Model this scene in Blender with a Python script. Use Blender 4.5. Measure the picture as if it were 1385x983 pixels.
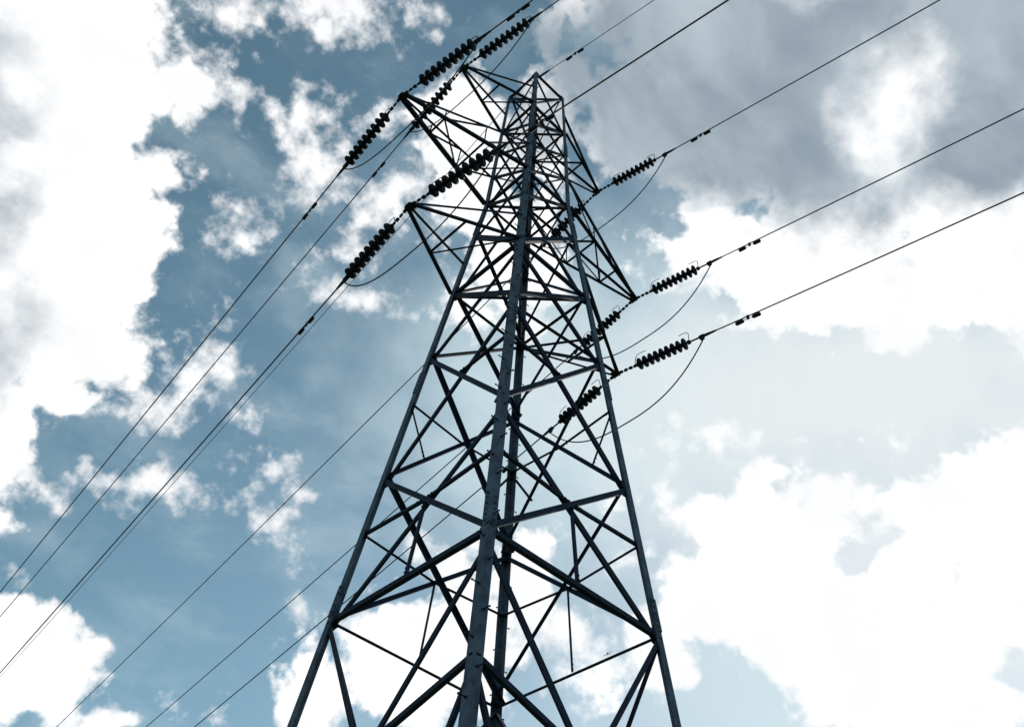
import bpy, math, random
from mathutils import Vector, Matrix
R = math.radians

# ------------------------------------------------------------------ camera, sky, sun, exposure
scene = bpy.context.scene
for o in list(bpy.data.objects):
    bpy.data.objects.remove(o, do_unlink=True)
scene.render.engine = 'CYCLES'
scene.render.resolution_x, scene.render.resolution_y = 1024, 726

cam_data = bpy.data.cameras.new('camera')
cam = bpy.data.objects.new('camera', cam_data)
scene.collection.objects.link(cam)
yaw, pitch, roll = 0.8573, 0.8237, 0.0839
fwd = Vector((math.cos(yaw)*math.cos(pitch), math.sin(yaw)*math.cos(pitch), math.sin(pitch)))
rgt0 = Vector((math.sin(yaw), -math.cos(yaw), 0))
up0 = rgt0.cross(fwd)
rgt = rgt0*math.cos(roll) + up0*math.sin(roll)
up = -rgt0*math.sin(roll) + up0*math.cos(roll)
cam.matrix_world = Matrix(((rgt.x, up.x, -fwd.x, -8.0821), (rgt.y, up.y, -fwd.y, -9.2604),
                           (rgt.z, up.z, -fwd.z, 1.6), (0, 0, 0, 1)))
cam_data.sensor_width = 36
cam_data.lens = 1227.57/1385*36
cam_data.clip_start = 0.05
cam_data.clip_end = 20000
scene.camera = cam

SUN_AZ, SUN_EL = 22.4, 32.8      # azimuth from +X towards +Y, elevation
sun_data = bpy.data.lights.new('sun', 'SUN')
sun_data.energy = 2.2
sun_data.angle = R(0.6)
sun_data.color = (1, 0.95, 0.88)
sun = bpy.data.objects.new('sun', sun_data)
scene.collection.objects.link(sun)
sdir = Vector((math.cos(R(SUN_AZ))*math.cos(R(SUN_EL)), math.sin(R(SUN_AZ))*math.cos(R(SUN_EL)), math.sin(R(SUN_EL))))
sun.rotation_euler = sdir.to_track_quat('Z', 'Y').to_euler()
sun.location = sdir*60

scene.view_settings.view_transform = 'Standard'
scene.view_settings.look = 'None'
scene.view_settings.exposure = 0.0
scene.view_settings.gamma = 1.0
scene.view_settings.use_curve_mapping = False

# clouds, each as azimuth, elevation, half width, half height and tilt in degrees
SOLID = [
    (98.39, 51.39, 6.72, 6.87, 47.4),
    (89.16, 44.69, 6.28, 7.8, 35.9),
    (86.34, 40.61, 5.9, 3.52, 31.7),
    (84.79, 35.61, 2.51, 2.04, 28.1),
    (82.45, 37.53, 2.26, 1.25, 43.9),
    (88.39, 56.31, 1.59, 1.46, 39.1),
    (94.75, 57.5, 1.52, 2.7, 45.6),
    (102.8, 53.95, 6.58, 2.19, 52.8),
    (85.72, 51.18, 0.96, 1.26, 35.1),
    (82.65, 48.68, 1.13, 1.71, 31.6),
    (79.97, 41.85, 1.51, 1.47, 26.9),
    (78.28, 23.48, 3.61, 3.94, 17.6),
    (74.81, 23.26, 1.94, 1.75, -13.1),
    (70.41, 22.56, 2.48, 1.14, 13.3),
    (74.09, 24.43, 1.75, 1.07, -17.6),
    (82.51, 30.71, 1.06, 0.88, 24.0),
    (83.64, 32.46, 1.2, 0.72, 25.7),
    (54.02, 28.3, 3.94, 3.97, 6.9),
    (59.94, 26.08, 2.62, 3.45, 9.4),
    (51.0, 30.29, 2.67, 4.7, 5.6),
    (56.33, 29.73, 2.2, 1.7, 8.2),
    (46.58, 34.29, 1.09, 2.66, 3.3),
    (55.75, 59.04, 2.28, 3.56, 10.4),
    (50.32, 54.19, 3.47, 4.14, 5.7),
    (56.78, 61.85, 1.8, 2.17, 11.4),
    (56.32, 55.54, 2.76, 1.18, 10.7),
    (47.05, 61.11, 1.81, 3.52, 2.9),
    (51.84, 49.9, 2.33, 1.02, 6.9),
    (47.9, 63.7, 1.52, 1.29, 3.5),
    (64.29, 61.36, 0.98, 0.69, 18.0),
    (44.69, 68.67, 1.13, 1.13, 0.4),
    (39.02, 68.5, 0.65, 0.89, -4.9),
    (22.02, 62.88, 10.54, 6.23, -19.8),
    (2.3, 58.99, 7.42, 5.82, -37.5),
    (35.01, 65.18, 3.49, 4.6, -8.3),
    (12.55, 54.41, 6.76, 3.36, -26.1),
    (39.55, 61.52, 1.61, 2.18, -3.8),
    (1.1, 53.63, 3.21, 3.92, -36.6),
    (29.1, 54.47, 4.2, 2.46, -11.7),
    (19.7, 50.62, 7.5, 3.07, -18.5),
    (7.04, 48.88, 4.79, 4.51, -28.9),
    (12.8, 46.59, 6.57, 1.7, -22.8),
    (36.99, 56.74, 0.81, 0.81, -5.4),
    (38.09, 53.46, 0.59, 0.6, -4.1),
    (27.43, 32.63, 6.21, 4.42, -7.2),
    (19.31, 34.83, 3.48, 3.32, -12.9),
    (13.67, 36.57, 2.41, 2.45, -17.6),
    (30.61, 37.29, 4.77, 1.5, -6.6),
    (26.75, 39.53, 1.7, 1.24, -9.7),
    (21.61, 28.23, 7.94, 5.11, -8.8),
    (13.32, 31.9, 3.15, 6.67, -15.5),
    (37.15, 29.87, 1.95, 2.1, -1.4),
    (34.5, 33.18, 2.18, 2.16, -3.4),
    (40.52, 27.2, 2.16, 0.74, 38.1),
]
SOLID_GAPS = [
    (32.58, 25.89, 2.55, 0.87, -2.8),
    (44.76, 66.62, 2.46, 0.83, -7.0),
    (34.17, 29.77, 1.11, 0.92, -2.8),
    (16.13, 26.69, 0.83, 0.9, -11.0),
    (23.42, 34.46, 0.79, 1.63, -31.5),
    (21.44, 35.86, 1.04, 0.59, -12.0),
    (39.83, 57.75, 1.16, 2.51, 57.4),
    (58.32, 47.31, 2.77, 2.78, 11.6),
]
WISP = [
    (86.69, 58.95, 2.43, 0.72, 38.2),
    (86.21, 62.32, 4.89, 0.95, 38.5),
    (78.66, 63.84, 3.37, 1.61, 31.6),
    (84.44, 57.81, 1.84, 0.9, 35.8),
    (76.55, 58.94, 2.23, 1.95, 28.7),
    (73.19, 56.49, 1.57, 2.17, 25.2),
    (75.16, 63.57, 1.54, 1.06, 28.2),
    (67.87, 66.23, 1.12, 0.65, 21.8),
    (67.6, 60.56, 1.5, 1.03, 20.9),
    (63.83, 55.66, 3.0, 1.43, 36.7),
    (58.22, 53.93, 1.84, 1.65, 12.2),
    (60.99, 57.74, 1.54, 0.62, 14.8),
    (68.68, 51.35, 2.49, 0.81, 20.4),
    (76.47, 50.18, 1.96, 1.23, 26.6),
    (64.39, 49.39, 1.63, 0.64, 16.6),
    (60.91, 62.29, 1.07, 0.77, 15.1),
    (77.38, 45.46, 0.83, 1.05, 26.0),
    (75.55, 40.99, 1.9, 2.28, 23.2),
    (72.89, 42.77, 1.11, 2.05, 21.7),
    (69.51, 39.42, 1.46, 1.87, 18.3),
    (75.44, 34.73, 2.07, 0.55, 20.9),
    (72.65, 35.33, 0.74, 0.52, 19.2),
    (65.25, 34.87, 0.43, 0.88, 14.3),
    (67.54, 37.57, 0.43, 0.44, 16.4),
    (81.66, 37.14, 2.65, 0.67, 26.4),
    (80.06, 28.17, 0.5, 1.18, 21.1),
    (54.51, 35.32, 0.73, 0.54, 7.8),
    (57.57, 30.64, 1.76, 1.03, 9.0),
    (62.44, 28.82, 1.27, 1.09, 11.2),
    (44.03, 31.11, 2.5, 1.46, 2.0),
    (41.97, 28.21, 2.63, 1.83, 1.2),
    (47.89, 33.56, 0.82, 1.23, 4.0),
    (37.24, 38.15, 2.7, 0.9, -2.6),
    (36.42, 35.01, 2.22, 0.88, -2.6),
    (32.04, 41.91, 2.22, 0.63, -6.7),
    (21.41, 40.47, 2.45, 0.61, -13.7),
]
WISP_GAPS = [
    (63.68, 38.4, 1.77, 3.6, 14.0),
    (79.98, 31.2, 2.93, 0.89, 22.5),
    (69.41, 34.37, 2.51, 0.87, 16.7),
    (80.28, 61.22, 2.23, 1.1, 7.5),
    (86.07, 59.95, 0.81, 0.48, 37.8),
]
GREY = [
    (23.78, 63.16, 11.89, 6.66, -18.2),
    (0.26, 58.64, 6.92, 5.36, -39.4),
    (34.21, 64.27, 3.94, 5.49, -8.9),
    (12.08, 54.04, 5.54, 2.93, -26.4),
    (2.4, 53.71, 3.97, 3.56, -35.4),
    (17.25, 56.54, 5.78, 2.55, -22.5),
    (94.23, 44.65, 1.04, 3.16, 40.7),
    (89.08, 38.3, 0.97, 2.01, 33.0),
    (102.77, 50.43, 0.67, 1.25, 51.6),
]
GREY_GAPS = [
    (5.77, 58.74, 1.53, 2.62, -34.0),
    (9.3, 56.9, 1.4, 1.14, -30.0),
    (22.44, 52.32, 6.39, 1.5, -16.7),
    (8.54, 49.41, 3.75, 2.48, -27.8),
]
VEIL = [
    (19.04, 43.6, 19.46, 8.26, -16.6),
    (36.67, 44.06, 10.47, 9.2, -3.9),
    (48.91, 44.0, 5.13, 6.05, 4.7),
    (31.44, 27.19, 6.6, 4.01, -3.6),
    (22.57, 34.76, 3.61, 2.95, -10.8),
    (15.9, 26.95, 2.43, 2.26, -11.3),
]
BRIGHT_VEIL = [
    (18.68, 43.07, 15.31, 6.5, -16.7),
    (32.8, 37.47, 3.52, 2.66, -5.2),
    (22.57, 34.76, 3.21, 2.53, -10.8),
    (15.97, 26.77, 1.73, 1.88, -11.2),
]

def build_world():
    w = bpy.data.worlds.new('World'); scene.world = w; w.use_nodes = True
    nt = w.node_tree; nt.nodes.clear(); N = nt.nodes.new; Lk = nt.links.new
    def val(sock, v):
        if hasattr(v, 'is_output'): Lk(v, sock)
        else: sock.default_value = v
    def math_(op, a, b=0.0, c=0.0, clamp=False):
        n = N('ShaderNodeMath'); n.operation = op; n.use_clamp = clamp
        val(n.inputs[0], a); val(n.inputs[1], b); val(n.inputs[2], c); return n.outputs[0]
    def vmath(op, a, b=None, s=None):
        n = N('ShaderNodeVectorMath'); n.operation = op; val(n.inputs[0], a)
        if b is not None: val(n.inputs[1], b)
        if s is not None: val(n.inputs['Scale'], s)
        return n.outputs['Value'] if op in ('LENGTH', 'DOT_PRODUCT') else n.outputs[0]
    def noise(vec, scale, detail, rough=0.55, dist=0.0):
        n = N('ShaderNodeTexNoise'); n.noise_dimensions = '3D'
        Lk(vec, n.inputs['Vector']); n.inputs['Scale'].default_value = scale
        n.inputs['Detail'].default_value = detail; n.inputs['Roughness'].default_value = rough
        n.inputs['Distortion'].default_value = dist
        return n.outputs
    def step(v, lo, hi, a=0.0, b=1.0):
        n = N('ShaderNodeMapRange'); n.interpolation_type = 'SMOOTHSTEP'
        val(n.inputs[0], v); n.inputs[1].default_value = lo; n.inputs[2].default_value = hi
        n.inputs[3].default_value = a; n.inputs[4].default_value = b; return n.outputs[0]
    def mix(f, a, b):
        n = N('ShaderNodeMix'); n.data_type = 'RGBA'; val(n.inputs[0], f)
        val(n.inputs[6], a); val(n.inputs[7], b); return n.outputs[2]
    def field(table, vec, k=0.02):
        out = None
        for az, el, rx, ry, tilt in table:
            az, el, t = R(az), R(el), R(tilt)
            c = Vector((math.cos(az)*math.cos(el), math.sin(az)*math.cos(el), math.sin(el)))
            ri = Vector((math.sin(az), -math.cos(az), 0)); u = ri.cross(c)
            a = ri*math.cos(t) + u*math.sin(t); b = c.cross(a)
            x = vmath('DOT_PRODUCT', vec, a/R(rx)); y = vmath('DOT_PRODUCT', vec, b/R(ry)); s = min(R(rx), R(ry))
            r = math_('SQRT', math_('MULTIPLY_ADD', y, y, math_('MULTIPLY', x, x)))
            v = math_('MULTIPLY_ADD', r, -s, s)
            out = v if out is None else math_('SMOOTH_MAX', out, v, k)
        return out
    tc = N('ShaderNodeTexCoord'); D = vmath('NORMALIZE', tc.outputs['Generated'])
    def warp(vec, scale, amp, detail):
        n = noise(vec, scale, detail)['Color']
        return vmath('ADD', vec, vmath('SCALE', vmath('SUBTRACT', n, (0.5, 0.5, 0.5)), s=amp))
    D1 = warp(D, 9.0, 0.045, 3.0)
    D2 = warp(D1, 30.0, 0.028, 5.0)
    fbm = noise(D, 13.0, 10.0, 0.53)['Fac']
    vo = N('ShaderNodeTexVoronoi'); vo.feature = 'F1'; vo.normalize = False
    Lk(warp(D, 40.0, 0.03, 4.0), vo.inputs['Vector']); vo.inputs['Scale'].default_value = 26.0
    vo.inputs['Detail'].default_value = 3.0; vo.inputs['Roughness'].default_value = 0.45
    puff = math_('MULTIPLY_ADD', vo.outputs['Distance'], -0.55, 0.50)
    fb = math_('SUBTRACT', fbm, 0.5)
    fn = math_('SUBTRACT', noise(D, 48.0, 7.0, 0.55)['Fac'], 0.5)

    # clear sky
    sky = N('ShaderNodeTexSky'); sky.sky_type = 'NISHITA'; sky.sun_disc = False
    sky.sun_elevation = R(SUN_EL); sky.sun_rotation = R(90 - SUN_AZ)
    sky.air_density = 1.0; sky.dust_density = 0.35; sky.ozone_density = 1.0
    hs = N('ShaderNodeHueSaturation'); hs.inputs['Saturation'].default_value = 0.98
    hs.inputs['Hue'].default_value = 0.466
    Lk(sky.outputs[0], hs.inputs['Color'])
    bg_sky = N('ShaderNodeBackground'); Lk(hs.outputs[0], bg_sky.inputs[0]); bg_sky.inputs[1].default_value = 0.098

    # high thin veil
    vf = field(VEIL, D1, 0.1)
    veil = step(math_('MULTIPLY_ADD', fb, 0.18, vf), -0.13, 0.11, 0.0, 0.97)
    vf2 = step(math_('MULTIPLY_ADD', fb, 0.10, field(BRIGHT_VEIL, D1, 0.1)), -0.08, 0.08)
    bg_veil = N('ShaderNodeBackground'); Lk(mix(vf2, (0.62, 0.765, 0.82, 1), (0.82, 0.87, 0.885, 1)), bg_veil.inputs[0])
    # faint uneven cirrus over the blue
    cir = N('ShaderNodeTexNoise'); Lk(vmath('MULTIPLY', D1, (1.0, 1.0, 2.2)), cir.inputs['Vector'])
    cir.inputs['Scale'].default_value = 6.0; cir.inputs['Detail'].default_value = 6.0; cir.inputs['Roughness'].default_value = 0.6
    veil = math_('MAXIMUM', veil, step(cir.outputs['Fac'], 0.42, 0.75, 0.0, 0.32))

    # cumulus: dense banks and ragged wisps
    sf = math_('SMOOTH_MIN', field(SOLID, D2, 0.03), math_('MULTIPLY', field(SOLID_GAPS, D2, 0.02), -1.0), 0.02)
    nz = math_('MULTIPLY_ADD', fb, 0.085, math_('MULTIPLY_ADD', puff, 0.05, math_('MULTIPLY', fn, 0.022)))
    solid = step(math_('ADD', sf, nz), -0.008, 0.010)
    wf = math_('SMOOTH_MIN', field(WISP, D2, 0.03), math_('MULTIPLY', field(WISP_GAPS, D2, 0.02), -1.0), 0.02)
    nw = math_('MULTIPLY_ADD', fb, 0.13, math_('MULTIPLY_ADD', puff, 0.035, math_('MULTIPLY', fn, 0.08)))
    wisp = step(math_('ADD', wf, nw), -0.010, 0.030)
    front = step(vmath('DOT_PRODUCT', D, tuple(fwd)), 0.35, 0.65)
    cover = math_('MULTIPLY', math_('MAXIMUM', solid, wisp), front)
    veil = math_('MULTIPLY', veil, front)
    gf = math_('SMOOTH_MIN', field(GREY, D2, 0.06), math_('MULTIPLY', field(GREY_GAPS, D2, 0.02), -1.0), 0.03)
    grey = step(math_('ADD', gf, math_('MULTIPLY_ADD', fb, 0.12, math_('MULTIPLY', puff, 0.03))), -0.035, 0.035)
    strk = noise(vmath('MULTIPLY', warp(D1, 5.0, 0.16, 2.0), (1.0, 1.9, 1.4)), 5.5, 6.0, 0.5)['Fac']
    dark = mix(step(strk, 0.30, 0.70), (0.285, 0.355, 0.42, 1), (0.49, 0.57, 0.625, 1))
    ccol = mix(grey, mix(step(fbm, 0.36, 0.62), (1.2, 1.2, 1.2, 1), (0.985, 0.99, 1.0, 1)), dark)
    bg_c = N('ShaderNodeBackground'); Lk(ccol, bg_c.inputs[0])
    m1 = N('ShaderNodeMixShader'); Lk(veil, m1.inputs[0]); Lk(bg_sky.outputs[0], m1.inputs[1]); Lk(bg_veil.outputs[0], m1.inputs[2])
    m2 = N('ShaderNodeMixShader'); Lk(cover, m2.inputs[0]); Lk(m1.outputs[0], m2.inputs[1]); Lk(bg_c.outputs[0], m2.inputs[2])
    out = N('ShaderNodeOutputWorld'); Lk(m2.outputs[0], out.inputs[0])
    w.cycles.sampling_method = 'MANUAL'; w.cycles.sample_map_resolution = 512
build_world()

# ------------------------------------------------------------------ materials
def material(name, base, rough, metal=0.0, var=0.0, scale=3.0, bump=0.0, coat=0.0):
    m = bpy.data.materials.new(name); m.use_nodes = True
    nt = m.node_tree; b = nt.nodes['Principled BSDF']
    b.inputs['Roughness'].default_value = rough; b.inputs['Metallic'].default_value = metal
    b.inputs['Coat Weight'].default_value = coat; b.inputs['Specular IOR Level'].default_value = 0.25
    tc = nt.nodes.new('ShaderNodeTexCoord')
    n = nt.nodes.new('ShaderNodeTexNoise'); n.inputs['Scale'].default_value = scale; n.inputs['Detail'].default_value = 8
    n.inputs['Roughness'].default_value = 0.65
    nt.links.new(tc.outputs['Object'], n.inputs['Vector'])
    cr = nt.nodes.new('ShaderNodeValToRGB')
    lo = tuple(c*(1-var) for c in base); hi = tuple(min(1, c*(1+var)) for c in base)
    cr.color_ramp.elements[0].position = 0.3; cr.color_ramp.elements[0].color = (*lo, 1)
    cr.color_ramp.elements[1].position = 0.7; cr.color_ramp.elements[1].color = (*hi, 1)
    nt.links.new(n.outputs['Fac'], cr.inputs[0]); nt.links.new(cr.outputs[0], b.inputs['Base Color'])
    if bump:
        bp = nt.nodes.new('ShaderNodeBump'); bp.inputs['Strength'].default_value = bump; bp.inputs['Distance'].default_value = 0.01
        nt.links.new(n.outputs['Fac'], bp.inputs['Height']); nt.links.new(bp.outputs[0], b.inputs['Normal'])
    return m
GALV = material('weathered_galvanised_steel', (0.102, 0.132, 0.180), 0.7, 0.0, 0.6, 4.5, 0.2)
STEEL = material('shade_darkened_steel', (0.022, 0.031, 0.058), 0.75, 0.0, 0.5, 4.0, 0.2)  # same steel as the legs, shade on the bracing put into a darker base colour
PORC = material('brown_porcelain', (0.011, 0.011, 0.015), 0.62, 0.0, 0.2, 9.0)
HARD = material('forged_fittings', (0.03, 0.032, 0.038), 0.65, 0.2, 0.25, 12.0)
CABLE = material('aluminium_cable', (0.04, 0.043, 0.05), 0.65, 0.2, 0.15, 6.0)
GRASS = material('grass_field', (0.055, 0.075, 0.03), 0.95, 0.0, 0.45, 0.35, 0.5)
BIRD = material('dark_feathers', (0.03, 0.03, 0.035), 0.8, 0.0, 0.2, 8.0)

# ------------------------------------------------------------------ mesh helpers
class MB:
    def __init__(s): s.v = []; s.f = []
    def prism(s, ring_a, ring_b):
        n = len(ring_a); o = len(s.v); s.v += [tuple(p) for p in ring_a] + [tuple(p) for p in ring_b]
        for i in range(n):
            j = (i+1) % n; s.f.append((o+i, o+j, o+n+j, o+n+i))
        s.f.append(tuple(o+i for i in reversed(range(n)))); s.f.append(tuple(o+n+i for i in range(n)))
    def angle(s, a, b, e1, e2, w, t=None, w2=None):
        """steel angle from a to b: corner on the line a-b, one flange along e1, the other along e2"""
        a, b = Vector(a), Vector(b); d = (b-a).normalized(); t = t or w*0.11; w2 = w2 or w
        e1 = (e1 - d*e1.dot(d)).normalized(); e2 = (e2 - d*e2.dot(d)); e2 = (e2 - e1*e2.dot(e1)*0.999).normalized()
        sec = [(0, 0), (w, 0), (w, t), (t, t), (t, w2), (0, w2)]
        if e1.cross(e2).dot(d) < 0: sec = sec[::-1]
        s.prism([a+e1*x+e2*y for x, y in sec], [b+e1*x+e2*y for x, y in sec])
    def box(s, c, ex, ey, ez):
        c = Vector(c); r = [(-1, -1), (1, -1), (1, 1), (-1, 1)]
        if Vector(ex).cross(Vector(ey)).dot(Vector(ez)) < 0: r = r[::-1]
        s.prism([c+ex*x+ey*y-ez for x, y in r], [c+ex*x+ey*y+ez for x, y in r])
    def poly(s, pts, nrm):
        pts = [Vector(p) for p in pts]
        nn = (pts[1]-pts[0]).cross(pts[2]-pts[1])
        if nn.dot(nrm) < 0: pts = pts[::-1]
        s.prism([p-nrm for p in pts], [p+nrm for p in pts])
    def tube(s, pts, r, sides=6, caps=True):
        pts = [Vector(p) for p in pts]; o = len(s.v); n = len(pts); rr = r if isinstance(r, (list, tuple)) else [r]*n
        d0 = (pts[1]-pts[0]).normalized(); u = d0.orthogonal().normalized()
        for i, p in enumerate(pts):
            d = (pts[min(i+1, n-1)]-pts[max(i-1, 0)]).normalized()
            u = (u-d*u.dot(d)).normalized(); v = d.cross(u)
            for k in range(sides):
                a = 2*math.pi*k/sides; s.v.append(tuple(p+(u*math.cos(a)+v*math.sin(a))*rr[i]))
        for i in range(n-1):
            for k in range(sides):
                j = (k+1) % sides; s.f.append((o+i*sides+k, o+i*sides+j, o+(i+1)*sides+j, o+(i+1)*sides+k))
        if caps:
            s.f.append(tuple(o+k for k in reversed(range(sides)))); s.f.append(tuple(o+(n-1)*sides+k for k in range(sides)))
    def lathe(s, prof, sides=20, x0=0.0):
        """profile of (x, radius) turned about the X axis"""
        s.tube([(x0+x, 0, 0) for x, _ in prof], [max(r, 1e-4) for _, r in prof], sides)
    def build(s, name, mat, parent=None, smooth=False):
        me = bpy.data.meshes.new(name); me.from_pydata(s.v, [], s.f); me.materials.append(mat); me.update()
        if smooth:
            for p in me.polygons: p.use_smooth = len(p.vertices) == 4
        o = bpy.data.objects.new(name, me); scene.collection.objects.link(o)
        if parent: o.parent = parent
        return o
def tag(o, label=None, cat=None, group=None, kind=None):
    if label: o['label'] = label
    if cat: o['category'] = cat
    if group: o['group'] = group
    if kind: o['kind'] = kind
    return o
def thing(name, label, cat, group=None, loc=(0, 0, 0)):
    e = bpy.data.objects.new(name, None); scene.collection.objects.link(e); e.location = loc
    e.empty_display_size = 0.2
    return tag(e, label, cat, group)
def copy_tree(o, parent=None):
    c = o.copy(); scene.collection.objects.link(c)
    if parent: c.parent = parent
    for ch in o.children: copy_tree(ch, c)
    return c

# ------------------------------------------------------------------ ground
g = MB(); S_ = 6000
g.v = [(-S_, -S_, 0), (S_, -S_, 0), (S_, S_, 0), (-S_, S_, 0)]; g.f = [(0, 1, 2, 3)]
tag(g.build('ground', GRASS), kind='structure')

# ------------------------------------------------------------------ the lattice tower
ZB = 3.0
LV = dict(A=8.953, B=11.778, C=14.963, D=17.026, E=19.263, F=20.588, G=21.874, H=23.046, I=24.231, T=26.296)
ORD = 'ABCDEFGHIT'
def half(z):
    if z <= LV['F']: return 1.8 + (LV['A']-z)*(1.8-0.745)/(LV['F']-LV['A'])
    return 0.745 + (0.574-0.745)*(z-LV['F'])/(LV['T']-LV['F'])
CN = {'N': (-1, -1), 'L': (-1, 1), 'F': (1, 1), 'R': (1, -1)}
def P(k, z):
    z = LV[z] if isinstance(z, str) else z
    return Vector((CN[k][0]*half(z), CN[k][1]*half(z), z))
FACES = [('N', 'L', Vector((-1, 0, 0))), ('N', 'R', Vector((0, -1, 0))), ('L', 'F', Vector((0, 1, 0))), ('R', 'F', Vector((1, 0, 0)))]
rnd = random.Random(4)

tower = thing('transmission_tower', 'tall dark steel lattice pylon with three crossarms on each side, seen from below', 'pylon')

def leg(k):
    sx, sy = CN[k]; e1, e2 = Vector((-sx, 0, 0)), Vector((0, -sy, 0))
    m = MB(); w = 0.150
    zs = [0.0, LV['F'], LV['T']+0.03]
    def ring(z, w):
        t = w*0.11; c = Vector((sx*half(min(z, LV['T'])), sy*half(min(z, LV['T'])), z))
        sec = [(0, 0), (w, 0), (w, t), (t, t), (t, w), (0, w)]
        if e1.cross(e2).z < 0: sec = sec[::-1]
        return [c+e1*x+e2*y for x, y in sec]
    rings = [ring(0, w), ring(LV['F'], 0.128), ring(LV['T']+0.03, 0.088)]
    m.prism(rings[0], rings[1]); m.prism([p+Vector((0, 0, 0.0)) for p in rings[1]], rings[2])
    # splice cover angles with their bolts, on the outside of the corner
    for z in (LV['A']+0.35, LV['C']-0.75, LV['E']+0.3, LV['H']+0.2):
        a, b = P(k, z-0.28), P(k, z+0.28); off = Vector((sx, sy, 0))*0.012
        m.angle(a+off, b+off, e1, e2, 0.125, 0.011)
        for q in range(5):
            c = P(k, z-0.22+q*0.11)
            for e, n in ((e1, e2), (e2, e1)):
                m.box(c+e*0.07-n*0.022, e*0.014, n*0.012, Vector((0, 0, 0.014)))
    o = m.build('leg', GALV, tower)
    if k in 'NF':
        z = 0.8; i = 0
        while z < LV['T']-0.3:
            b = MB(); p = P(k, z)
            e, n = (e1, e2) if i % 2 else (e2, e1)
            q = p + e*0.06
            b.tube([q+n*0.02, q-n*0.11, q-n*0.112], [0.010, 0.010, 0.010], 6)
            b.tube([q-n*0.112, q-n*0.125], 0.015, 6)
            b.tube([q-n*0.002, q-n*0.018], 0.019, 6)
            b.build('step_bolt', STEEL, o); z += 0.40; i += 1
    return o
for k in CN: leg(k)

def brace(name, a, b, n, w, inset, flip=False, parent=None):
    """an angle bar lying in a tower face: n is the face's outward normal"""
    d = (b-a).normalized(); e1 = d.cross(n).normalized()
    if e1.z < 0: e1 = -e1
    if flip: e1 = -e1
    off = -n*inset - e1*w*0.5
    m = MB(); m.angle(a+off+d*0.03, b+off-d*0.03, e1, -n, w)
    for q, sgn in ((a, 1), (b, -1)):          # end bolts
        for j in (0.09, 0.17):
            c = q - n*(inset-0.008) + d*sgn*j
            m.box(c, d*0.013, e1*0.013, n*0.012)
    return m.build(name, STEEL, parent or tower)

def crossing(a0, b1, b0, a1):
    """where the two diagonals of a panel cross, as (point, parameter)"""
    wa, wb = (a0-b0).length, (a1-b1).length
    t = wa/(wa+wb); return a0.lerp(b1, t)
panels = [(ZB, 'A')] + [(ORD[i], ORD[i+1]) for i in range(9)]
DW = {'A': 0.085, 'B': 0.085, 'C': 0.085, 'D': 0.078, 'E': 0.07, 'F': 0.062, 'G': 0.055, 'H': 0.052, 'I': 0.05, 'T': 0.046}
for z0, z1 in panels:
    for p, q, n in FACES:
        w = DW[z1]
        a0, b0, a1, b1 = P(p, z0), P(q, z0), P(p, z1), P(q, z1)
        w1, w2 = w*(1.45 if z1 == 'E' and p == 'N' else 1.0), w*{'NL': 0.95, 'NR': 1.25, 'LF': 1.0, 'RF': 0.55}[p+q]
        da, db = ((a0, b1, w1), (b0, a1, w2)) if not (z1 == 'A' and q == 'F') else ((b0, a1, w), (a0, b1, w))
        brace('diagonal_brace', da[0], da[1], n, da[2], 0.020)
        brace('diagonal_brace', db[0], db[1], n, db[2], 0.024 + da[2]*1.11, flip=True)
        x = crossing(a0, b1, b0, a1)
        if z1 in ('A', 'B', 'C'):
            lv0 = z0 if not isinstance(z0, str) else LV[z0]
            zm = x.z + (0.65 if z1 == 'A' else 0.12)
            for k in ((p, q) if z1 != 'C' or q == 'F' else (p,)):
                brace('redundant_brace', P(k, zm), x, n, 0.052 if z1 != 'A' else 0.07, 0.035)
            if z1 == 'A':
                for k, o0 in ((p, a0), (q, b0)):
                    brace('redundant_brace', P(k, zm), x.lerp(o0, 0.5), n, 0.06, 0.036)
            if z1 == 'B':
                brace('hanger', x, (a0+b0)/2, n, 0.045, 0.038)
            if z1 == 'C' and q == 'F':
                for k, o1 in ((p, a0), (q, b0)):
                    brace('redundant_brace', P(k, zm), x.lerp(o1, 0.5), n, 0.042, 0.037)
for z, w in ((ZB, 0.08), ('A', 0.08), ('D', 0.075), ('F', 0.07), ('I', 0.065), ('T', 0.06)):
    for p, q, n in FACES:
        ww_ = w if not (z == 'A' and 'F' in (p, q)) else 0.052
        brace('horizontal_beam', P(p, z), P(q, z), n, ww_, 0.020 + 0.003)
for z in ('D', 'F', 'I', 'T'):
    for p, q in (('L', 'R'), ('N', 'F')):
        dz = 0.045 if p == 'N' else 0.10
        a, b = P(p, z)-Vector((0, 0, dz)), P(q, z)-Vector((0, 0, dz)); d = (b-a).normalized()
        m = MB(); e = Vector((0, 0, 1)).cross(d); m.angle(a-e*0.025+d*0.08, b-e*0.025-d*0.08, e, Vector((0, 0, 1)), 0.05)
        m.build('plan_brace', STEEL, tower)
# gusset plates at the leg joints
for lv in ORD:
    for p, q, n in FACES:
        for k, k2 in ((p, q), (q, p)):
            c = P(k, lv); h = (P(k2, lv)-c).normalized(); s = (0.27 if lv in 'ABCD' else 0.18)*(0.6 if k == 'F' else 1)
            u = (P(k, LV[lv]+0.5)-P(k, LV[lv]-0.5)).normalized() if lv != 'T' else Vector((0, 0, 1))
            m = MB(); o = c - n*0.0165
            m.poly([o-u*s*0.55, o+h*s*0.55-u*s*0.42, o+h*s*0.8, o+h*s*0.55+u*s*0.42, o+u*s*(0.55 if lv != 'T' else 0.1)], n*0.003)
            m.build('gusset_plate', STEEL, tower)

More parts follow.
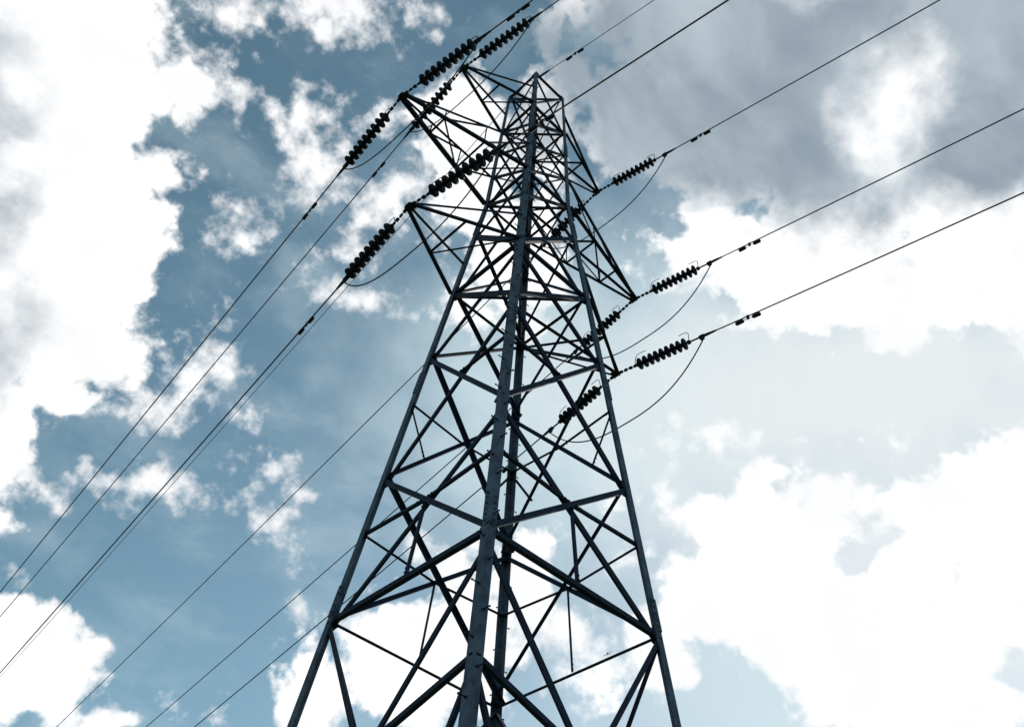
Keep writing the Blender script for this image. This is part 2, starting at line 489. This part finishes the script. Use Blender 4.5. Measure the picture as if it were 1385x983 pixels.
# ------------------------------------------------------------------ crossarms
ARM = {'D': 3.147, 'F': 4.007, 'I': 2.605}
ATOP = {'D': (LV['D']+LV['E'])/2, 'F': LV['G'], 'I': (LV['I']+LV['T'])/2}
TIP = {}
def bar(m, a, b, w, side):
    d = (b-a).normalized(); e = d.cross(side).normalized()
    m.angle(a-e*w*0.5, b-e*w*0.5, e, side, w)
def crossarm(s, lv):
    z, zt = LV[lv], ATOP[lv]; w, wt = half(z), half(zt)
    tip = Vector((s*ARM[lv], 0, z)); TIP[('L' if s < 0 else 'R')+lv] = tip
    n = Vector((s, 0, 0)); up_ = Vector((0, 0, 1))
    low = {y: Vector((s*w, y*w, z)) for y in (-1, 1)}; top = {y: Vector((s*wt, y*wt, zt)) for y in (-1, 1)}
    te = {y: tip + Vector((0, y*0.06, 0)) for y in (-1, 1)}; tt = {y: tip + Vector((0, y*0.05, 0.07)) for y in (-1, 1)}
    m = MB(); cw = 0.095 if lv == 'F' else 0.07
    for y in (-1, 1): bar(m, low[y], te[y], cw*(1.0 if y == -s else 0.8), up_)
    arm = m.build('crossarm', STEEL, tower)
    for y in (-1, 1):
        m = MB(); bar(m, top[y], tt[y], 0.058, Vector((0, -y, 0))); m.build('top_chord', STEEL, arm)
    fr = (0.36, 0.68) if lv == 'F' else (0.5,)
    def lace(a, b, w_=0.042, side=up_):
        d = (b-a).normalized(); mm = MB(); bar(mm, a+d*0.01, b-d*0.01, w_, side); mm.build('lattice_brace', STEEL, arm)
    y0 = -s; prev = {y: low[y] for y in (-1, 1)}; prevt = {y: top[y] for y in (-1, 1)}
    for i, t in enumerate(fr):
        cur = {y: low[y].lerp(te[y], t) - up_*0.012 for y in (-1, 1)}; curt = {y: top[y].lerp(tt[y], t) for y in (-1, 1)}
        lace(cur[-1], cur[1])
        a_, b_ = (y0, -y0) if i % 2 == 0 else (-y0, y0)
        lace(cur[a_]-up_*0.01, prev[b_]-up_*0.01)
        if lv == 'F':
            for y in (-1, 1):
                lace(cur[y]+up_*0.02, curt[y], 0.036, Vector((0, -y, 0)))
                lace(cur[y]+up_*0.03, prevt[y], 0.036, Vector((0, -y, 0)))
        prev, prevt = cur, curt
    m = MB()                                  # the plates the strings hook to
    m.poly([tip+Vector((s*0.07, -0.06, -0.004)), tip+Vector((s*0.07, 0.06, -0.004)), tip+Vector((-s*0.12, 0.085, -0.004)), tip+Vector((-s*0.12, -0.085, -0.004))], Vector((0, 0, 0.007)))
    m.box(tip+Vector((s*0.0, 0, 0.045)), Vector((0.045, 0, 0)), Vector((0, 0.05, 0)), Vector((0, 0, 0.03)))
    for y in (-1, 1): m.box(tip+Vector((s*0.03, y*0.07, -0.02)), Vector((0.022, 0, 0)), Vector((0, 0.012, 0)), Vector((0, 0, 0.04)))
    m.build('tip_plate', HARD, arm)
for s in (-1, 1):
    for lv in 'DFI': crossarm(s, lv)

# ------------------------------------------------------------------ strings and wires
NAMES = ['LD', 'LF', 'LI', 'RD', 'RF', 'RI', 'E']
FAR = dict(az=1.5036, s=-0.1075, k=0.4e-3, L=2.32, daz=[-0.0019, 0.0008, 0.0039, 0.0013, 0.002, -0.0036, -0.0024],
           ds=[-0.0023, -0.0005, 0.0018, 0.002, 0.0012, -0.0016, -0.0007], span=150)
NEAR = dict(az=-1.4378, s=-0.0703, k=1.0e-3, L=2.20, daz=[-0.0031, -0.0035, 0.0028, -0.0019, 0.0, 0.0064, -0.0007],
            ds=[0.0026, 0.0039, 0.0012, -0.0026, -0.0006, -0.0048, 0.0002], span=70)
def wire_point(run, n, o, t):
    i = NAMES.index(n); az = run['az']+run['daz'][i]; s = run['s']+run['ds'][i]
    return o + Vector((t*math.cos(az), t*math.sin(az), s*t + run['k']*t*t))

def insulator_string(count, pitch, size, rod):
    root = thing('insulator_string', 'x', 'insulator', 'strings of dark insulator discs at the crossarm tips')
    m = MB()                                   # chain of shackles and links from the tip plate to the first disc
    m.tube([(0.0, 0, 0), (0.50, 0, 0)], 0.011, 6)
    for i, x in enumerate((0.06, 0.19, 0.32, 0.44)):
        a, b = (Vector((0, 0.020, 0)), Vector((0, 0, 0.032))) if i % 2 else (Vector((0, 0.032, 0)), Vector((0, 0, 0.020)))
        m.box((x, 0, 0), Vector((0.040, 0, 0)), a, b)
    m.build('shackle_chain', HARD, root)
    prof = [(0.0, 0.035), (0.006, 0.056), (0.040, 0.062), (0.046, 0.085), (0.058, 0.112), (0.072, 0.138), (0.082, 0.150), (0.106, 0.152),
            (0.114, 0.146), (0.104, 0.120), (0.120, 0.106), (0.114, 0.085), (0.130, 0.070), (0.126, 0.045), (0.160, 0.022), (0.168, 0.02)]
    x0 = 0.49
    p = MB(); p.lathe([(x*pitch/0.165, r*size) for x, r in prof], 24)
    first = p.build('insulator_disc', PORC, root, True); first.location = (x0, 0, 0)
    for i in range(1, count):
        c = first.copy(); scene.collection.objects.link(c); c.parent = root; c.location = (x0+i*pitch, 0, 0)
    e = x0 + count*pitch                       # socket, clamp body and the jumper lug, ending at 2.20
    m = MB()
    m.tube([(e-0.01, 0, 0), (2.09, 0, 0), (2.11, 0, 0), (2.22, 0, 0), (2.23, 0, 0), (2.36, 0, 0), (2.52, 0, 0)],
           [rod, rod, 0.046, 0.052, 0.036, 0.032, 0.021], 10)
    m.box((2.18, 0, -0.05), Vector((0.045, 0, 0)), Vector((0, 0.020, 0)), Vector((0, 0, 0.05)))
    m.box((e+0.05, 0, 0), Vector((0.035, 0, 0)), Vector((0, 0.042, 0)), Vector((0, 0, 0.03)))
    m.build('strain_clamp', HARD, root)
    for x, dx in ((x0-0.05, 0.16), (e+0.05, -0.14)):
        m = MB(); sg_ = 1 if dx > 0 else -1
        m.tube([(x, 0, 0), (x, 0, 0.12), (x+sg_*0.01, 0, 0.27), (x+sg_*0.05, 0, 0.34), (x+dx, 0, 0.36), (x+dx+sg_*0.12, 0, 0.35)], 0.0085, 5)
        m.build('arcing_horn', HARD, root)
    return root
ARMWORD = {'LD': 'lowest left', 'LF': 'middle left', 'LI': 'topmost left', 'RD': 'lowest right', 'RF': 'middle right', 'RI': 'topmost right'}
WAY = {'far': 'down to the left', 'near': 'up to the right'}
proto = {}; CL = {}
for n in NAMES[:6]:
    for key, run in (('far', FAR), ('near', NEAR)):
        tip = TIP[n]; d = (wire_point(run, n, tip, 2.0) - tip).normalized()
        if n[0] not in proto: st = proto[n[0]] = insulator_string(*((9, 0.175, 0.95, 0.024) if n[0] == 'L' else (9, 0.145, 0.93, 0.021)))
        else: st = copy_tree(proto[n[0]])
        st['label'] = 'dark insulator string on the %s crossarm tip pulling %s' % (ARMWORD[n], WAY[key])
        z = (Vector((0, 0, 1)) - d*d.z).normalized(); y = z.cross(d)
        o = tip + d*0.08
        st.matrix_world = Matrix(((d.x, y.x, z.x, o.x), (d.y, y.y, z.y, o.y), (d.z, y.z, z.z, o.z), (0, 0, 0, 1)))
        CL[n, key] = (o + d*2.20, d)
        run.setdefault('start', {})[n] = (o + d*2.45)
def damper(p, d, label):
    root = thing('vibration_damper', label, 'damper', 'dumbbell dampers clipped under the wires', p)
    z = (Vector((0, 0, 1)) - d*d.z).normalized(); y = z.cross(d)
    root.matrix_world = Matrix(((d.x, y.x, z.x, p.x), (d.y, y.y, z.y, p.y), (d.z, y.z, z.z, p.z), (0, 0, 0, 1)))
    m = MB(); m.tube([(-0.2, 0, -0.085), (-0.1, 0, -0.075), (0, 0, -0.072), (0.1, 0, -0.075), (0.2, 0, -0.085)], 0.008, 6); m.build('messenger_cable', CABLE, root)
    m = MB(); m.box((0, 0, -0.03), Vector((0.028, 0, 0)), Vector((0, 0.018, 0)), Vector((0, 0, 0.055))); m.build('clip', HARD, root)
    for s in (-1, 1):
        m = MB(); m.tube([(s*0.10, 0, -0.082), (s*0.12, 0, -0.084), (s*0.27, 0, -0.087), (s*0.29, 0, -0.087)], [0.026, 0.042, 0.044, 0.032], 12)
        m.build('weight', HARD, root)
WGROUP = 'power line cables'
for n in NAMES[:6]:
    for key, run in (('far', FAR), ('near', NEAR)):
        a = run['start'][n]; tip = TIP[n]
        pts = []; N_ = 60
        for i in range(N_+1):
            t = 2.5 + (run['span']-2.5)*(i/N_)**1.6; pts.append(wire_point(run, n, tip, t))
        off = a - pts[0]
        pts = [p + off*max(0, 1-i/6) for i, p in enumerate(pts)]
        m = MB(); m.tube(pts, 0.0165, 6)
        tag(m.build('conductor_cable', CABLE, None, True), 'black conductor cable running %s from the %s crossarm' % (WAY[key], ARMWORD[n]), 'cable', WGROUP)
        if (n, key) in (('LD', 'far'), ('LF', 'far'), ('LI', 'far'), ('RD', 'far'), ('LF', 'near'), ('LD', 'near'), ('RI', 'near'), ('RF', 'near'), ('RD', 'near')):
            t = {'far': 3.75, 'near': 3.35}[key]
            p = wire_point(run, n, tip, t); d = (wire_point(run, n, tip, t+0.1)-p).normalized()
            damper(p, d, 'dumbbell damper on the conductor running %s from the %s crossarm' % (WAY[key], ARMWORD[n]))
    # jumper loop under the arm tip
    (pa, da), (pb, db) = CL[n, 'far'], CL[n, 'near']
    pa = pa - Vector((0, 0, 0.09)); pb = pb - Vector((0, 0, 0.09)); drop = 1.15
    pts = []
    for i in range(41):
        u = i/40; p = pa.lerp(pb, u); q = 1-abs(2*u-1)**2.7
        pts.append(p - Vector((0, 0, drop*q)))
    m = MB(); m.tube(pts, 0.0150, 6)
    tag(m.build('jumper_cable', CABLE, None, True), 'slack black jumper loop hanging below the %s crossarm tip between its two insulator strings' % ARMWORD[n], 'cable', 'jumper loops under the crossarm tips')
peak = P('N', 'T')
for key, run, o in (('far', FAR, peak + Vector((0.02, 0.05, -0.02))), ('near', NEAR, peak + Vector((0.18, -0.01, -0.02)))):
    pts = [wire_point(run, 'E', o, run['span']*(i/60)**1.6) for i in range(61)]
    m = MB(); m.tube(pts, 0.0105, 6)
    tag(m.build('earth_wire', CABLE, None, True), 'thin earth wire running %s from the very top of the pylon' % WAY[key], 'cable', WGROUP)
    m = MB()
    d = (pts[2]-pts[0]).normalized(); m.tube([o-d*0.02, o, o+d*0.2, o+d*0.35], [0.03, 0.035, 0.03, 0.014], 8)
    m.build('earth_wire_clamp', HARD, tower)
p = wire_point(NEAR, 'E', peak + Vector((0.18, -0.01, -0.02)), 1.2); d = (wire_point(NEAR, 'E', peak + Vector((0.18, -0.01, -0.02)), 1.35)-p).normalized()
damper(p, d, 'dumbbell damper on the thin earth wire beside the pylon top')

# ------------------------------------------------------------------ a bird gliding past
def bird(c, d, side):
    root_m = MB(); z = side.cross(d).normalized()
    root_m.tube([c-d*0.20, c-d*0.12, c-d*0.03, c+d*0.06, c+d*0.12, c+d*0.17], [0.012, 0.03, 0.05, 0.045, 0.028, 0.008], 10)
    b = root_m.build('bird', BIRD, None, True)
    tag(b, 'small dark bird gliding right of the pylon near the bottom of the sky', 'bird')
    for s in (-1, 1):
        m = MB(); a = c+d*0.05
        m.poly([a+side*s*0.03, a+side*s*0.20+d*0.03+z*0.04, a+side*s*0.42-d*0.07+z*0.03, a+side*s*0.22-d*0.09+z*0.03, a+side*s*0.03-d*0.09], Vector((0, 0, 0.004)))
        m.build('wing', BIRD, b)
    m = MB(); m.poly([c-d*0.16-side*0.015, c-d*0.30-side*0.06, c-d*0.30+side*0.06, c-d*0.16+side*0.015], Vector((0, 0, 0.003))); m.build('tail', BIRD, b)
bird(Vector((41.19, 33.33, 38.79)), Vector((0.875, 0.474, 0.100)), Vector((0.397, -0.820, 0.413)))
